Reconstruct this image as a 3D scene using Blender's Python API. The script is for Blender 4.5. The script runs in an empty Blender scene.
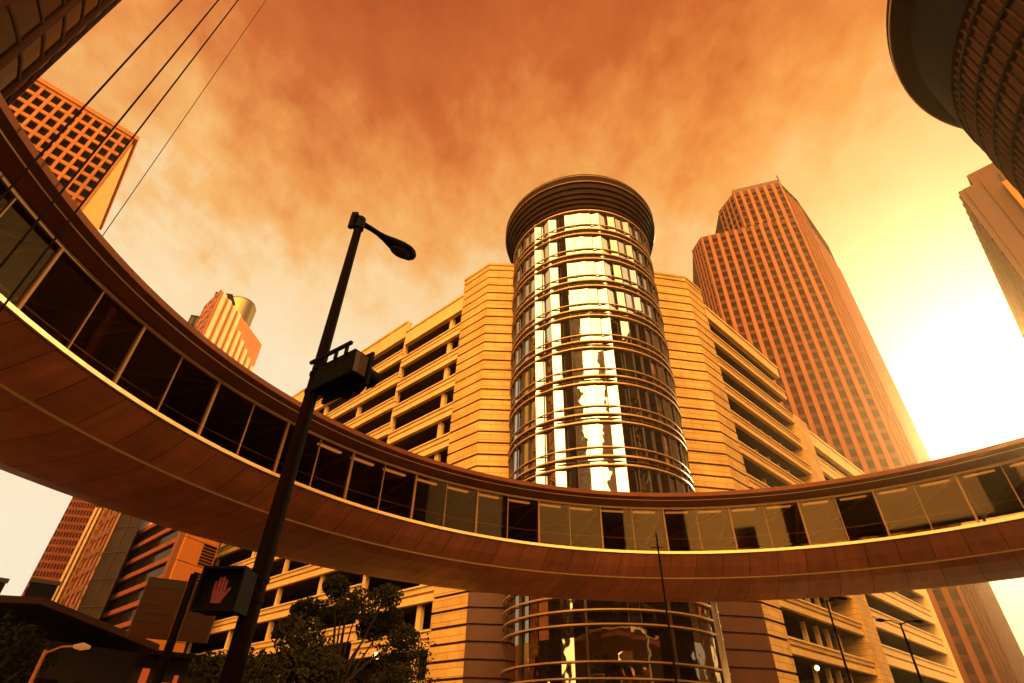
import bpy, bmesh, math, random
from mathutils import Vector, Matrix
random.seed(7)
R = math.radians
scn = bpy.context.scene
COL = scn.collection

# ------------------------------------------------------------------ camera
FOC, ZX, ZY, CX, CY, EYE = 546.2, 531.0, -382.2, 512.0, 341.5, 1.6
_w = Vector((ZX-CX, CY-ZY, -FOC)).normalized()            # world up seen from the camera (right, up, back)
_f = Vector((0, 0, -1)); _y = (_f - _w*_f.dot(_w)).normalized(); _x = _y.cross(_w)
CAMROT = Matrix((_x, _y, _w))
cam = bpy.data.cameras.new('camera'); co = bpy.data.objects.new('camera', cam); COL.objects.link(co)
cam.sensor_width = 36; cam.lens = 36*FOC/1024; cam.clip_end = 5000; cam.clip_start = 0.05
co.matrix_world = Matrix.Translation((0, 0, EYE)) @ CAMROT.to_4x4()
scn.camera = co

def ray(px, py):
    return (CAMROT @ Vector(((px-CX)/FOC, (CY-py)/FOC, -1))).normalized()
def atd(px, py, D):                                       # point at horizontal distance D
    d = ray(px, py); t = D/math.hypot(d.x, d.y); return Vector((0, 0, EYE)) + d*t
def adir(a):                                              # azimuth (from +Y towards +X) to a flat direction
    return Vector((math.sin(R(a)), math.cos(R(a)), 0))

# ------------------------------------------------------------------ world, sun
SUN_AZ, SUN_EL = 48.5, 21.0
SUN = Vector((math.sin(R(SUN_AZ))*math.cos(R(SUN_EL)), math.cos(R(SUN_AZ))*math.cos(R(SUN_EL)), math.sin(R(SUN_EL))))
world = bpy.data.worlds.new('World'); scn.world = world; world.use_nodes = True
nt = world.node_tree; nt.nodes.clear()
def N(tree, typ, **kw):
    n = tree.nodes.new(typ)
    for k, v in kw.items():
        if k == 'op': n.operation = v
        elif k.startswith('i'): n.inputs[int(k[1:])].default_value = v
        else: setattr(n, k, v)
    return n
L_ = nt.links.new
def wmath(op, a, b=None, clamp=False):
    n = N(nt, 'ShaderNodeMath', op=op); n.use_clamp = clamp
    for i, q in enumerate((a, b)):
        if q is None: continue
        if isinstance(q, (int, float)): n.inputs[i].default_value = q
        else: L_(q, n.inputs[i])
    return n.outputs[0]
def wdot(vec, v):
    n = N(nt, 'ShaderNodeVectorMath', op='DOT_PRODUCT'); L_(vec, n.inputs[0]); n.inputs[1].default_value = v; return n.outputs['Value']
tc = N(nt, 'ShaderNodeTexCoord'); nrm = N(nt, 'ShaderNodeVectorMath', op='NORMALIZE'); L_(tc.outputs['Generated'], nrm.inputs[0])
DIR = nrm.outputs[0]
sep = N(nt, 'ShaderNodeSeparateXYZ'); L_(DIR, sep.inputs[0]); Z = sep.outputs[2]
# cloud sheet high above: direction projected on a plane
zz = wmath('ADD', wmath('MAXIMUM', Z, 0.0), 0.22)
cmb = N(nt, 'ShaderNodeCombineXYZ'); L_(wmath('DIVIDE', sep.outputs[0], zz), cmb.inputs[0]); L_(wmath('DIVIDE', sep.outputs[1], zz), cmb.inputs[1])
mp = N(nt, 'ShaderNodeMapping'); L_(cmb.outputs[0], mp.inputs[0]); mp.inputs['Rotation'].default_value = (0, 0, R(38)); mp.inputs['Scale'].default_value = (1.8, 1.3, 1)
n1 = N(nt, 'ShaderNodeTexNoise'); L_(mp.outputs[0], n1.inputs[0]); n1.inputs['Scale'].default_value = 1.5; n1.inputs['Detail'].default_value = 9; n1.inputs['Roughness'].default_value = .62; n1.inputs['Distortion'].default_value = .5
n2 = N(nt, 'ShaderNodeTexNoise'); L_(mp.outputs[0], n2.inputs[0]); n2.inputs['Scale'].default_value = 7.5; n2.inputs['Detail'].default_value = 8; n2.inputs['Roughness'].default_value = .6
cl = wmath('ADD', wmath('MULTIPLY', wmath('SUBTRACT', n1.outputs[0], .5), 0.30), wmath('MULTIPLY', wmath('SUBTRACT', n2.outputs[0], .5), 0.21))
sund = wmath('MAXIMUM', wdot(DIR, SUN), 0.0)
tval = wmath('ADD', wmath('ADD', Z, cl), wmath('MULTIPLY', wmath('SUBTRACT', .55, sund), 0.13))
ramp = N(nt, 'ShaderNodeValToRGB'); L_(tval, ramp.inputs[0])
cr = ramp.color_ramp
stops = [(0.0, (1.0, .88, .66)), (.28, (1.0, .90, .70)), (.54, (1.0, .86, .60)), (.67, (.98, .74, .42)), (.74, (.93, .50, .165)), (.80, (.83, .32, .085)), (.88, (.60, .145, .036)), (1.0, (.42, .075, .02))]
cr.elements[0].position, cr.elements[0].color = stops[0][0], (*stops[0][1], 1)
cr.elements[1].position, cr.elements[1].color = stops[-1][0], (*stops[-1][1], 1)
for p, c in stops[1:-1]:
    e = cr.elements.new(p); e.color = (*c, 1)
def wcol(fac, c):
    n = N(nt, 'ShaderNodeVectorMath', op='SCALE'); n.inputs[0].default_value = c; L_(fac, n.inputs['Scale']); return n.outputs[0]
def wadd(a, b):
    n = N(nt, 'ShaderNodeVectorMath', op='ADD'); L_(a, n.inputs[0]); L_(b, n.inputs[1]); return n.outputs[0]
warm = N(nt, 'ShaderNodeMixRGB'); warm.blend_type = 'MULTIPLY'; L_(wmath('MULTIPLY', wmath('POWER', sund, 2.5), 1.1, True), warm.inputs[0]); L_(ramp.outputs[0], warm.inputs[1]); warm.inputs[2].default_value = (.92, .60, .26, 1)
tot = warm.outputs[0]
tot = wadd(tot, wcol(wmath('POWER', sund, 16.0), (.42, .30, .08)))
tot = wadd(tot, wcol(wmath('POWER', sund, 34.0), (2.0, 1.75, 1.2)))
tot = wadd(tot, wcol(wmath('POWER', sund, 500.0), (6, 5, 3)))
BACK = (adir(-166)*math.cos(R(17)) + Vector((0, 0, math.sin(R(17)))))
lob = wmath('POWER', wmath('MAXIMUM', wdot(DIR, BACK), 0.0), 2.0)
tot = wadd(tot, wcol(lob, (14, 7.2, 1.75)))             # unseen glow added behind the viewer to brighten the facades
up = wmath('ADD', wmath('MULTIPLY', Z, 12.0), .9, True)   # below the horizon
mulv = N(nt, 'ShaderNodeVectorMath', op='SCALE'); L_(tot, mulv.inputs[0]); L_(wmath('MAXIMUM', up, .12), mulv.inputs['Scale'])
bg1 = N(nt, 'ShaderNodeBackground'); L_(mulv.outputs[0], bg1.inputs[0]); bg1.inputs[1].default_value = 1.0
sky = N(nt, 'ShaderNodeTexSky'); sky.sky_type = 'NISHITA'; sky.sun_disc = False
sky.sun_elevation = R(SUN_EL); sky.sun_rotation = R(SUN_AZ); sky.dust_density = 6; sky.air_density = 2.5
tint = N(nt, 'ShaderNodeMixRGB'); tint.blend_type = 'MULTIPLY'; tint.inputs[0].default_value = 1; L_(sky.outputs[0], tint.inputs[1]); tint.inputs[2].default_value = (.14, .06, .02, 1)
bg2 = N(nt, 'ShaderNodeBackground'); L_(tint.outputs[0], bg2.inputs[0]); bg2.inputs[1].default_value = 0.05
ash = N(nt, 'ShaderNodeAddShader'); L_(bg1.outputs[0], ash.inputs[0]); L_(bg2.outputs[0], ash.inputs[1])
wo = N(nt, 'ShaderNodeOutputWorld'); L_(ash.outputs[0], wo.inputs[0])

sl = bpy.data.lights.new('sun', 'SUN'); so = bpy.data.objects.new('sun', sl); COL.objects.link(so)
sl.energy = 4.5; sl.angle = R(.6); sl.color = (1.0, .66, .28)
so.rotation_euler = (-SUN).to_track_quat('-Z', 'Y').to_euler(); so.location = SUN*300
vs = scn.view_settings; vs.view_transform = 'Standard'; vs.look = 'None'; vs.exposure = 0.0; vs.gamma = 1; vs.use_curve_mapping = False
scn.cycles.max_bounces = 8; scn.cycles.transparent_max_bounces = 12; scn.cycles.use_denoising = True
scn.cycles.sample_clamp_indirect = 6

# ------------------------------------------------------------------ materials
def mat(name, col, rough=.75, metal=0.0, var=.18, scale=.6, bump=.0, bscale=8, streak=False, spec=.3):
    m = bpy.data.materials.new(name); m.use_nodes = True; t = m.node_tree; b = t.nodes['Principled BSDF']
    b.inputs['Roughness'].default_value = rough; b.inputs['Metallic'].default_value = metal
    b.inputs['Specular IOR Level'].default_value = spec
    g = t.nodes.new('ShaderNodeTexCoord'); mpp = t.nodes.new('ShaderNodeMapping'); t.links.new(g.outputs['Object'], mpp.inputs[0])
    mpp.inputs['Scale'].default_value = (1, 1, .18) if streak else (1, 1, 1)
    n = t.nodes.new('ShaderNodeTexNoise'); n.inputs['Scale'].default_value = scale; n.inputs['Detail'].default_value = 8; n.inputs['Roughness'].default_value = .65
    t.links.new(mpp.outputs[0], n.inputs[0])
    r = t.nodes.new('ShaderNodeValToRGB'); t.links.new(n.outputs[0], r.inputs[0])
    r.color_ramp.elements[0].position = .3; r.color_ramp.elements[1].position = .7
    r.color_ramp.elements[0].color = (*[c*(1-var) for c in col], 1); r.color_ramp.elements[1].color = (*[min(1, c*(1+var)) for c in col], 1)
    t.links.new(r.outputs[0], b.inputs['Base Color'])
    if bump:
        n3 = t.nodes.new('ShaderNodeTexNoise'); n3.inputs['Scale'].default_value = bscale; n3.inputs['Detail'].default_value = 6; t.links.new(g.outputs['Object'], n3.inputs[0])
        bp = t.nodes.new('ShaderNodeBump'); bp.inputs['Strength'].default_value = bump; bp.inputs['Distance'].default_value = .05
        t.links.new(n3.outputs[0], bp.inputs['Height']); t.links.new(bp.outputs[0], b.inputs['Normal'])
    return m
def brickmat(name, col, col2, mortar, bw, bh, rough=.8):
    """masonry: courses run along the wall whichever way it faces"""
    m = bpy.data.materials.new(name); m.use_nodes = True; t = m.node_tree; b = t.nodes['Principled BSDF']; b.inputs['Roughness'].default_value = rough
    b.inputs['Specular IOR Level'].default_value = .2
    g = t.nodes.new('ShaderNodeNewGeometry'); s1 = t.nodes.new('ShaderNodeSeparateXYZ'); s2 = t.nodes.new('ShaderNodeSeparateXYZ')
    t.links.new(g.outputs['Position'], s1.inputs[0]); t.links.new(g.outputs['Normal'], s2.inputs[0])
    def mm(op, a, bb):
        n = t.nodes.new('ShaderNodeMath'); n.operation = op
        for i, q in enumerate((a, bb)):
            if isinstance(q, (int, float)): n.inputs[i].default_value = q
            else: t.links.new(q, n.inputs[i])
        return n.outputs[0]
    u = mm('SUBTRACT', mm('MULTIPLY', s1.outputs[1], s2.outputs[0]), mm('MULTIPLY', s1.outputs[0], s2.outputs[1]))
    c = t.nodes.new('ShaderNodeCombineXYZ'); t.links.new(u, c.inputs[0]); t.links.new(s1.outputs[2], c.inputs[1])
    br = t.nodes.new('ShaderNodeTexBrick'); t.links.new(c.outputs[0], br.inputs[0])
    br.inputs['Color1'].default_value = (*col, 1); br.inputs['Color2'].default_value = (*col2, 1); br.inputs['Mortar'].default_value = (*mortar, 1)
    br.inputs['Scale'].default_value = 1; br.inputs['Mortar Size'].default_value = .03; br.inputs['Brick Width'].default_value = bw; br.inputs['Row Height'].default_value = bh
    n = t.nodes.new('ShaderNodeTexNoise'); n.inputs['Scale'].default_value = .35; n.inputs['Detail'].default_value = 9; t.links.new(g.outputs['Position'], n.inputs[0])
    rr = t.nodes.new('ShaderNodeMapRange'); t.links.new(n.outputs[0], rr.inputs[0]); rr.inputs[1].default_value = .3; rr.inputs[2].default_value = .7; rr.inputs[3].default_value = .78; rr.inputs[4].default_value = 1.15
    mx = t.nodes.new('ShaderNodeVectorMath'); mx.operation = 'SCALE'; t.links.new(br.outputs[0], mx.inputs[0]); t.links.new(rr.outputs[0], mx.inputs['Scale'])
    t.links.new(mx.outputs[0], b.inputs['Base Color'])
    bp = t.nodes.new('ShaderNodeBump'); bp.inputs['Strength'].default_value = .5; bp.inputs['Distance'].default_value = .03; bp.invert = True
    t.links.new(br.outputs['Fac'], bp.inputs['Height']); t.links.new(bp.outputs[0], b.inputs['Normal'])
    return m
def mirror_glass(name, tintc, base, mixf=.45, rough=.03, wav=.02):
    """coated facade glass: strong tinted reflection over a dark body"""
    m = bpy.data.materials.new(name); m.use_nodes = True; t = m.node_tree; t.nodes.clear()
    o = t.nodes.new('ShaderNodeOutputMaterial'); gl = t.nodes.new('ShaderNodeBsdfGlossy'); df = t.nodes.new('ShaderNodeBsdfDiffuse'); mx = t.nodes.new('ShaderNodeMixShader')
    gl.inputs['Color'].default_value = (*tintc, 1); gl.inputs['Roughness'].default_value = rough; df.inputs['Color'].default_value = (*base, 1)
    fr = t.nodes.new('ShaderNodeLayerWeight'); fr.inputs[0].default_value = .5
    fp = t.nodes.new('ShaderNodeMath'); fp.operation = 'POWER'; t.links.new(fr.outputs['Facing'], fp.inputs[0]); fp.inputs[1].default_value = 4.0
    fm = t.nodes.new('ShaderNodeMath'); fm.operation = 'MULTIPLY_ADD'; t.links.new(fp.outputs[0], fm.inputs[0]); fm.inputs[1].default_value = .9; fm.inputs[2].default_value = .03
    a = t.nodes.new('ShaderNodeMath'); a.operation = 'ADD'; a.use_clamp = True; t.links.new(fm.outputs[0], a.inputs[0]); a.inputs[1].default_value = mixf
    t.links.new(a.outputs[0], mx.inputs[0]); t.links.new(df.outputs[0], mx.inputs[1]); t.links.new(gl.outputs[0], mx.inputs[2])
    if wav:
        g = t.nodes.new('ShaderNodeTexCoord'); n = t.nodes.new('ShaderNodeTexNoise'); n.inputs['Scale'].default_value = .55; n.inputs['Detail'].default_value = 2
        t.links.new(g.outputs['Object'], n.inputs[0]); bp = t.nodes.new('ShaderNodeBump'); bp.inputs['Strength'].default_value = 1; bp.inputs['Distance'].default_value = wav
        t.links.new(n.outputs[0], bp.inputs['Height']); t.links.new(bp.outputs[0], gl.inputs['Normal'])
    t.links.new(mx.outputs[0], o.inputs[0]); return m
def clear_glass(name, tintc, refl=.06):
    m = bpy.data.materials.new(name); m.use_nodes = True; t = m.node_tree; t.nodes.clear()
    o = t.nodes.new('ShaderNodeOutputMaterial'); gl = t.nodes.new('ShaderNodeBsdfGlossy'); tr = t.nodes.new('ShaderNodeBsdfTransparent'); mx = t.nodes.new('ShaderNodeMixShader')
    gl.inputs['Roughness'].default_value = .03; gl.inputs['Color'].default_value = (.95, .66, .34, 1); tr.inputs['Color'].default_value = (*tintc, 1)
    fr = t.nodes.new('ShaderNodeLayerWeight'); fr.inputs[0].default_value = .5
    fp = t.nodes.new('ShaderNodeMath'); fp.operation = 'POWER'; t.links.new(fr.outputs['Facing'], fp.inputs[0]); fp.inputs[1].default_value = 5.0
    fm = t.nodes.new('ShaderNodeMath'); fm.operation = 'MULTIPLY_ADD'; t.links.new(fp.outputs[0], fm.inputs[0]); fm.inputs[1].default_value = .5; fm.inputs[2].default_value = .016
    a = t.nodes.new('ShaderNodeMath'); a.operation = 'ADD'; a.use_clamp = True; t.links.new(fm.outputs[0], a.inputs[0]); a.inputs[1].default_value = refl
    t.links.new(a.outputs[0], mx.inputs[0]); t.links.new(tr.outputs[0], mx.inputs[1]); t.links.new(gl.outputs[0], mx.inputs[2]); t.links.new(mx.outputs[0], o.inputs[0]); return m
def glow(name, col, s):
    m = bpy.data.materials.new(name); m.use_nodes = True; b = m.node_tree.nodes['Principled BSDF']
    b.inputs['Base Color'].default_value = (*[c*.03 for c in col], 1); b.inputs['Emission Color'].default_value = (*col, 1); b.inputs['Emission Strength'].default_value = s; return m
M = dict(
    brick=brickmat('tan_brick', (.57, .345, .11), (.49, .29, .085), (.30, .15, .045), 2.4, .58),
    precast=mat('precast_concrete', (.62, .40, .15), .8, var=.14, scale=.5, bump=.25, streak=True),
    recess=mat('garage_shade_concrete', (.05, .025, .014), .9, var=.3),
    granite=mat('red_granite', (.18, .052, .013), .75, var=.2, scale=.4, streak=True),
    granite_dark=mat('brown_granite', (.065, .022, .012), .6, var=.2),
    stone=mat('brown_stone', (.075, .029, .011), .75, var=.2, scale=.2, bump=.2, streak=True),
    orange_stone=mat('orange_stone', (.42, .14, .03), .75, var=.18, scale=.3, streak=True),
    pale_stone=mat('pale_stone', (.68, .50, .26), .7, var=.12, scale=.3, streak=True),
    clad=mat('bridge_cladding', (.52, .17, .085), .42, metal=.0, var=.2, scale=.9, spec=.5, bump=.05, bscale=2),
    clad_back=mat('bridge_joint_shade', (.05, .025, .015), .8),
    sill=mat('gold_sill_metal', (.72, .48, .20), .35, metal=.25, var=.08, spec=.5),
    roofm=mat('bridge_roof_metal', (.12, .04, .02), .8, var=.2, spec=.08),
    intr=mat('bridge_interior', (.06, .035, .022), .8, var=.2),
    mull=mat('tan_mullion_metal', (.20, .105, .036), .6, var=.15, spec=.15),
    ring=mat('drum_rail_metal', (.42, .24, .09), .4, metal=.35, var=.12, spec=.5),
    cap=mat('drum_cornice_metal', (.019, .007, .005), .8, var=.3, spec=.08),
    black=mat('black_paint', (.004, .0032, .003), .8, var=.3, spec=.05),
    pole=mat('dark_pole_paint', (.006, .0022, .0016), .85, var=.3, scale=3, spec=.03),
    steel=mat('brown_steel', (.05, .024, .012), .6, metal=.1, var=.2),
    sunlit_stone=mat('sunlit_gold_stone', (.60, .33, .07), .8, var=.25, scale=1.2),
    pale=mat('pale_painted_metal', (.78, .70, .55), .45, var=.08),
    asphalt=mat('asphalt', (.045, .04, .037), .9, var=.25, scale=2, bump=.4, bscale=40),
    paving=mat('paving', (.13, .095, .065), .85, var=.2, scale=1.5, bump=.2),
    earth=mat('city_ground', (.07, .055, .04), .95, var=.25, scale=.1),
    paint=mat('road_paint', (.7, .62, .45), .8, var=.2, scale=4),
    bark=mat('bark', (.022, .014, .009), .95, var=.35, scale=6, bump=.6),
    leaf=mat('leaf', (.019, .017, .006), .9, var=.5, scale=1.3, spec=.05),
    darkwall=mat('dark_facade', (.022, .012, .009), .7, var=.3, scale=.4),
    sign=mat('brown_sign_board', (.045, .017, .009), .85, var=.25, spec=.05),
    signtext=mat('sign_lettering', (.016, .008, .006), .7),
    drumglass=mirror_glass('mirror_drum_glass', (.74, .84, .96), (.02, .012, .008), .46, .02, .014),
    lowglass=mirror_glass('dark_lobby_glass', (.75, .66, .5), (.012, .008, .006), .3, .03, .03),
    bronze=mirror_glass('bronze_tower_glass', (.3, .16, .09), (.012, .007, .006), .05, .06, .02),
    tower_spandrel=mat('tower_spandrel_granite', (.042, .014, .008), .8, var=.25, spec=.05),
    floor_granite=mat('floor_band_granite', (.07, .021, .010), .75, var=.3, scale=.15, spec=.08),
    pin=mat('red_brick_grid', (.22, .05, .014), .8, var=.2),
    towerglass=mirror_glass('brown_tower_glass', (.2, .08, .04), (.004, .0025, .002), .0, .12, .0),
    darkglass=mirror_glass('dark_window_glass', (.35, .22, .13), (.014, .009, .008), .05, .08, .01),
    crown=mirror_glass('crown_glass', (.8, .6, .3), (.04, .025, .012), .18, .15, .01),
    glass=clear_glass('bridge_glass', (.5, .36, .22), .0),
    lampglow=glow('lit_lamp', (1, .62, .2), 6),
    strip=glow('orange_ceiling_strip', (1, .42, .08), .75),
    hand=glow('red_hand_signal', (1, .05, .04), .09),
    amber=glow('amber_lamp', (1, .32, .06), .42),
    shop=glow('lit_shop_pane', (1, .13, .02), .45),
    lens=mat('dark_lens', (.02, .015, .012), .2),
)

def cladding():
    m = M['clad']; t = m.node_tree; b = t.nodes['Principled BSDF']; src = b.inputs['Base Color'].links[0].from_socket
    g = t.nodes.new('ShaderNodeTexCoord'); s = t.nodes.new('ShaderNodeSeparateXYZ'); t.links.new(g.outputs['Object'], s.inputs[0])
    def mm(op, a, bb=0.0):
        n = t.nodes.new('ShaderNodeMath'); n.operation = op
        for i, q in enumerate((a, bb)):
            if isinstance(q, (int, float)): n.inputs[i].default_value = q
            else: t.links.new(q, n.inputs[i])
        return n.outputs[0]
    ang = mm('ADD', mm('ARCTAN2', s.outputs[0], s.outputs[1]), 6.28318); rad = mm('SQRT', mm('ADD', mm('MULTIPLY', s.outputs[0], s.outputs[0]), mm('MULTIPLY', s.outputs[1], s.outputs[1])))
    pid = mm('FLOOR', mm('MULTIPLY', ang, 96/6.28318)); c = t.nodes.new('ShaderNodeCombineXYZ'); t.links.new(pid, c.inputs[0]); t.links.new(mm('GREATER_THAN', rad, 20.03), c.inputs[1])
    wn = t.nodes.new('ShaderNodeTexWhiteNoise'); wn.noise_dimensions = '2D'; t.links.new(c.outputs[0], wn.inputs['Vector'])
    c2 = t.nodes.new('ShaderNodeCombineXYZ'); t.links.new(mm('MULTIPLY', ang, 70.0), c2.inputs[0]); t.links.new(mm('MULTIPLY', rad, .35), c2.inputs[1])
    n = t.nodes.new('ShaderNodeTexNoise'); n.inputs['Scale'].default_value = 1.0; n.inputs['Detail'].default_value = 6; t.links.new(c2.outputs[0], n.inputs[0])
    f = mm('MULTIPLY', mm('ADD', .84, mm('MULTIPLY', wn.outputs['Value'], .26)), mm('ADD', .62, mm('MULTIPLY', n.outputs[0], .72)))
    sc = t.nodes.new('ShaderNodeVectorMath'); sc.operation = 'SCALE'; t.links.new(src, sc.inputs[0]); t.links.new(f, sc.inputs['Scale']); t.links.new(sc.outputs[0], b.inputs['Base Color'])
cladding()
# ------------------------------------------------------------------ mesh helpers
class MB:
    def __init__(s): s.v = []; s.f = []
    def add(s, vs, fs):
        o = len(s.v); s.v += [Vector(p) for p in vs]; s.f += [[i+o for i in q] for q in fs]
    def hexa(s, p):                                        # 8 points: bottom 4 ccw, top 4
        s.add(p, [(3, 2, 1, 0), (4, 5, 6, 7), (0, 1, 5, 4), (1, 2, 6, 5), (2, 3, 7, 6), (3, 0, 4, 7)])
    def box(s, c, d, rz=0.0):
        m = Matrix.Rotation(rz, 3, 'Z'); c = Vector(c); x, y, z = d[0]/2, d[1]/2, d[2]/2
        s.hexa([c + m @ Vector(q) for q in [(-x, -y, -z), (x, -y, -z), (x, y, -z), (-x, y, -z), (-x, -y, z), (x, -y, z), (x, y, z), (-x, y, z)]])
    def bar(s, a, b, w, h, up=(0, 0, 1)):                   # rectangular bar between two points
        a, b = Vector(a), Vector(b); t = (b-a).normalized(); u = Vector(up); sd = t.cross(u)
        if sd.length < 1e-4: sd = t.cross(Vector((0, 1, 0)))
        sd.normalize(); u = sd.cross(t); p = []
        for q in (a, b): p += [q - sd*w/2 - u*h/2, q + sd*w/2 - u*h/2, q + sd*w/2 + u*h/2, q - sd*w/2 + u*h/2]
        s.hexa(p)
    def prism(s, poly, z0, z1):
        n = len(poly); A = sum(poly[i][0]*poly[(i+1) % n][1]-poly[(i+1) % n][0]*poly[i][1] for i in range(n))
        if A < 0: poly = poly[::-1]
        s.add([(p[0], p[1], z0) for p in poly] + [(p[0], p[1], z1) for p in poly],
              [tuple(range(n))[::-1], tuple(range(n, 2*n))] + [(i, (i+1) % n, n+(i+1) % n, n+i) for i in range(n)])
    def tube(s, pts, r, n=12, cap=True):
        pts = [Vector(p) for p in pts]; rr = r if isinstance(r, (list, tuple)) else [r]*len(pts); vs = []; fs = []
        t0 = (pts[1]-pts[0]).normalized(); u = t0.orthogonal().normalized()
        for i, p in enumerate(pts):
            t = (pts[min(i+1, len(pts)-1)] - pts[max(i-1, 0)]).normalized(); u = (u - t*u.dot(t)).normalized(); w = t.cross(u)
            vs += [p + (u*math.cos(2*math.pi*k/n) + w*math.sin(2*math.pi*k/n))*rr[i] for k in range(n)]
        for i in range(len(pts)-1):
            fs += [(i*n+k, i*n+(k+1) % n, (i+1)*n+(k+1) % n, (i+1)*n+k) for k in range(n)]
        if cap: fs += [tuple(range(n))[::-1], tuple(range((len(pts)-1)*n, len(pts)*n))]
        s.add(vs, fs)
    def revolve(s, prof, c, a0=0, a1=360, n=72, closed=False, caps=False):
        """profile of (radius, z) swept about a vertical axis; angles are azimuths in degrees"""
        full = abs(a1-a0) >= 359.99; k = len(prof); vs = []; fs = []; m = n if full else n+1
        for i in range(m):
            a = R(a0 + (a1-a0)*i/n); vs += [(c[0]+r*math.sin(a), c[1]+r*math.cos(a), z) for r, z in prof]
        for i in range(n):
            j = (i+1) % m
            for q in range(k if closed else k-1):
                q2 = (q+1) % k; fs.append((i*k+q, i*k+q2, j*k+q2, j*k+q))
        if caps and not full: fs += [tuple(range(k)), tuple(range((m-1)*k, m*k))[::-1]]
        s.add(vs, fs)
    def build(s, name, m, parent=None, smooth=False, fix=False):
        me = bpy.data.meshes.new(name); o = bpy.data.objects.new(name, me)
        off = parent_loc(parent) if parent else Vector((0, 0, 0))
        me.from_pydata([p-off for p in s.v], [], s.f)
        if fix:
            bm = bmesh.new(); bm.from_mesh(me); bmesh.ops.recalc_face_normals(bm, faces=bm.faces); bm.to_mesh(me); bm.free()
        me.materials.append(m if not isinstance(m, str) else M[m])
        if smooth:
            for p in me.polygons: p.use_smooth = True
            try: me.set_sharp_from_angle(angle=R(35))
            except Exception: pass
        COL.objects.link(o)
        if parent: o.parent = parent
        return o
def parent_loc(p):
    l = Vector(p.location)
    while p.parent: p = p.parent; l = l + Vector(p.location)
    return l
def thing(name, label, cat, loc=(0, 0, 0), group=None):
    o = bpy.data.objects.new(name, None); COL.objects.link(o); o.location = loc; o.empty_display_size = .3
    tag(o, label, cat, group); return o
def tag(o, label, cat, group=None):
    o['label'] = label; o['category'] = cat
    if group: o['group'] = group
    return o
def struct(o): o['kind'] = 'structure'; return o
class Wall:
    """facade frame: s runs along the wall, n points out of it"""
    def __init__(s, p, d, n): s.p = Vector((p[0], p[1], 0)); s.d = d.normalized(); s.n = n.normalized()
    def pt(s, a, b, z): return s.p + s.d*a + s.n*b + Vector((0, 0, z))
    def box(s, mb, a0, a1, b0, b1, z0, z1):
        p = [s.pt(a0, b0, z0), s.pt(a1, b0, z0), s.pt(a1, b1, z0), s.pt(a0, b1, z0), s.pt(a0, b0, z1), s.pt(a1, b0, z1), s.pt(a1, b1, z1), s.pt(a0, b1, z1)]
        if s.d.cross(s.n).z < 0: p = [p[i] for i in (3, 2, 1, 0, 7, 6, 5, 4)]
        mb.hexa(p)

# ------------------------------------------------------------------ ground and streets
RC = (6.85, 8.89)                                          # centre of the ring, over the crossing
g = MB(); g.revolve([(0.01, 0), (1800, 0)], (0, 0), n=96); struct(g.build('ground', 'earth', fix=True))
def sheet(name, polys, z, m):
    b = MB()
    for p in polys: b.add([(x, y, z) for x, y in p], [tuple(range(len(p)))])
    o = b.build(name, m, fix=False)
    for p in o.data.polygons:
        if p.normal.z < 0: p.flip()
    return struct(o)
def strip(c, az_, w, l0, l1):
    d = adir(az_); n = Vector((d.y, -d.x, 0)); c = Vector((c[0], c[1], 0))
    return [tuple((c+d*l0+n*w/2).xy), tuple((c+d*l1+n*w/2).xy), tuple((c+d*l1-n*w/2).xy), tuple((c+d*l0-n*w/2).xy)]
sheet('road', [strip(RC, 47.6, 16, -400, 400)], .004, 'asphalt')
sheet('cross_road', [strip(RC, -46.6, 16, -400, 400)], .008, 'asphalt')
mk = [strip((RC[0]+adir(47.6).x*s_, RC[1]+adir(47.6).y*s_), 47.6, .15, -1.5, 1.5) for s_ in list(range(16, 120, 7)) + list(range(-120, -14, 7))]
mk += [strip((RC[0]+adir(-46.6).x*s_, RC[1]+adir(-46.6).y*s_), -46.6, .15, -1.5, 1.5) for s_ in list(range(16, 120, 7)) + list(range(-120, -14, 7))]
sheet('road_marking', mk, .013, 'paint')
pv = MB()
dA, dB = adir(47.6), adir(-46.6); rc = Vector((*RC, 0))
for sa, sb in ((1, 1), (1, -1), (-1, 1), (-1, -1)):         # four corner pavements, a kerb high
    k = 8.2
    def q(a, b): return tuple((rc + dA*a + dB*b).xy)
    pv.prism([q(sa*k, sb*k), q(sa*90, sb*k), q(sa*90, sb*13), q(sa*13, sb*13), q(sa*13, sb*90), q(sa*k, sb*90)], .0, .14)
struct(pv.build('pavement', 'paving', fix=True))

# ------------------------------------------------------------------ ring footbridge
zz0 = EYE
br = thing('ring_footbridge', 'brown circular footbridge with a glazed gallery sweeping round above the whole crossing', 'footbridge', (*RC, 0))
def RV(prof, n=180, closed=False):
    b = MB(); b.revolve([(r, z+zz0) for r, z in prof], RC, n=n, closed=closed); return b
RV([(18.55, 7.92), (19.99, 7.21), (20.6, 7.05), (22.4, 6.98), (24.0, 7.02), (24.86, 7.12), (25.6, 7.45), (25.95, 7.98)]).build('hull_backing', 'clad_back', br, True, True)
pn = MB()
NP = 96
for i in range(NP):                                        # fascia panels with open joints
    a0 = 360*i/NP; a1 = a0 + 360/NP - .07
    pn.revolve([(r, z+zz0) for r, z in [(18.50, 7.88), (19.2, 7.52), (19.96, 7.20)]], RC, a0, a1, 3)
pn.build('fascia_panel', 'clad', br, False, True)
pu = MB()
for i in range(NP):
    a0 = 360*i/NP; a1 = a0 + 360/NP - .05
    pu.revolve([(r, z+zz0) for r, z in [(20.05, 7.17), (20.7, 7.00), (22.4, 6.93), (24.0, 6.97), (24.88, 7.08), (25.65, 7.43), (26.0, 7.96)]], RC, a0, a1, 3)
pu.build('soffit_panel', 'clad', br, False, True)
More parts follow.
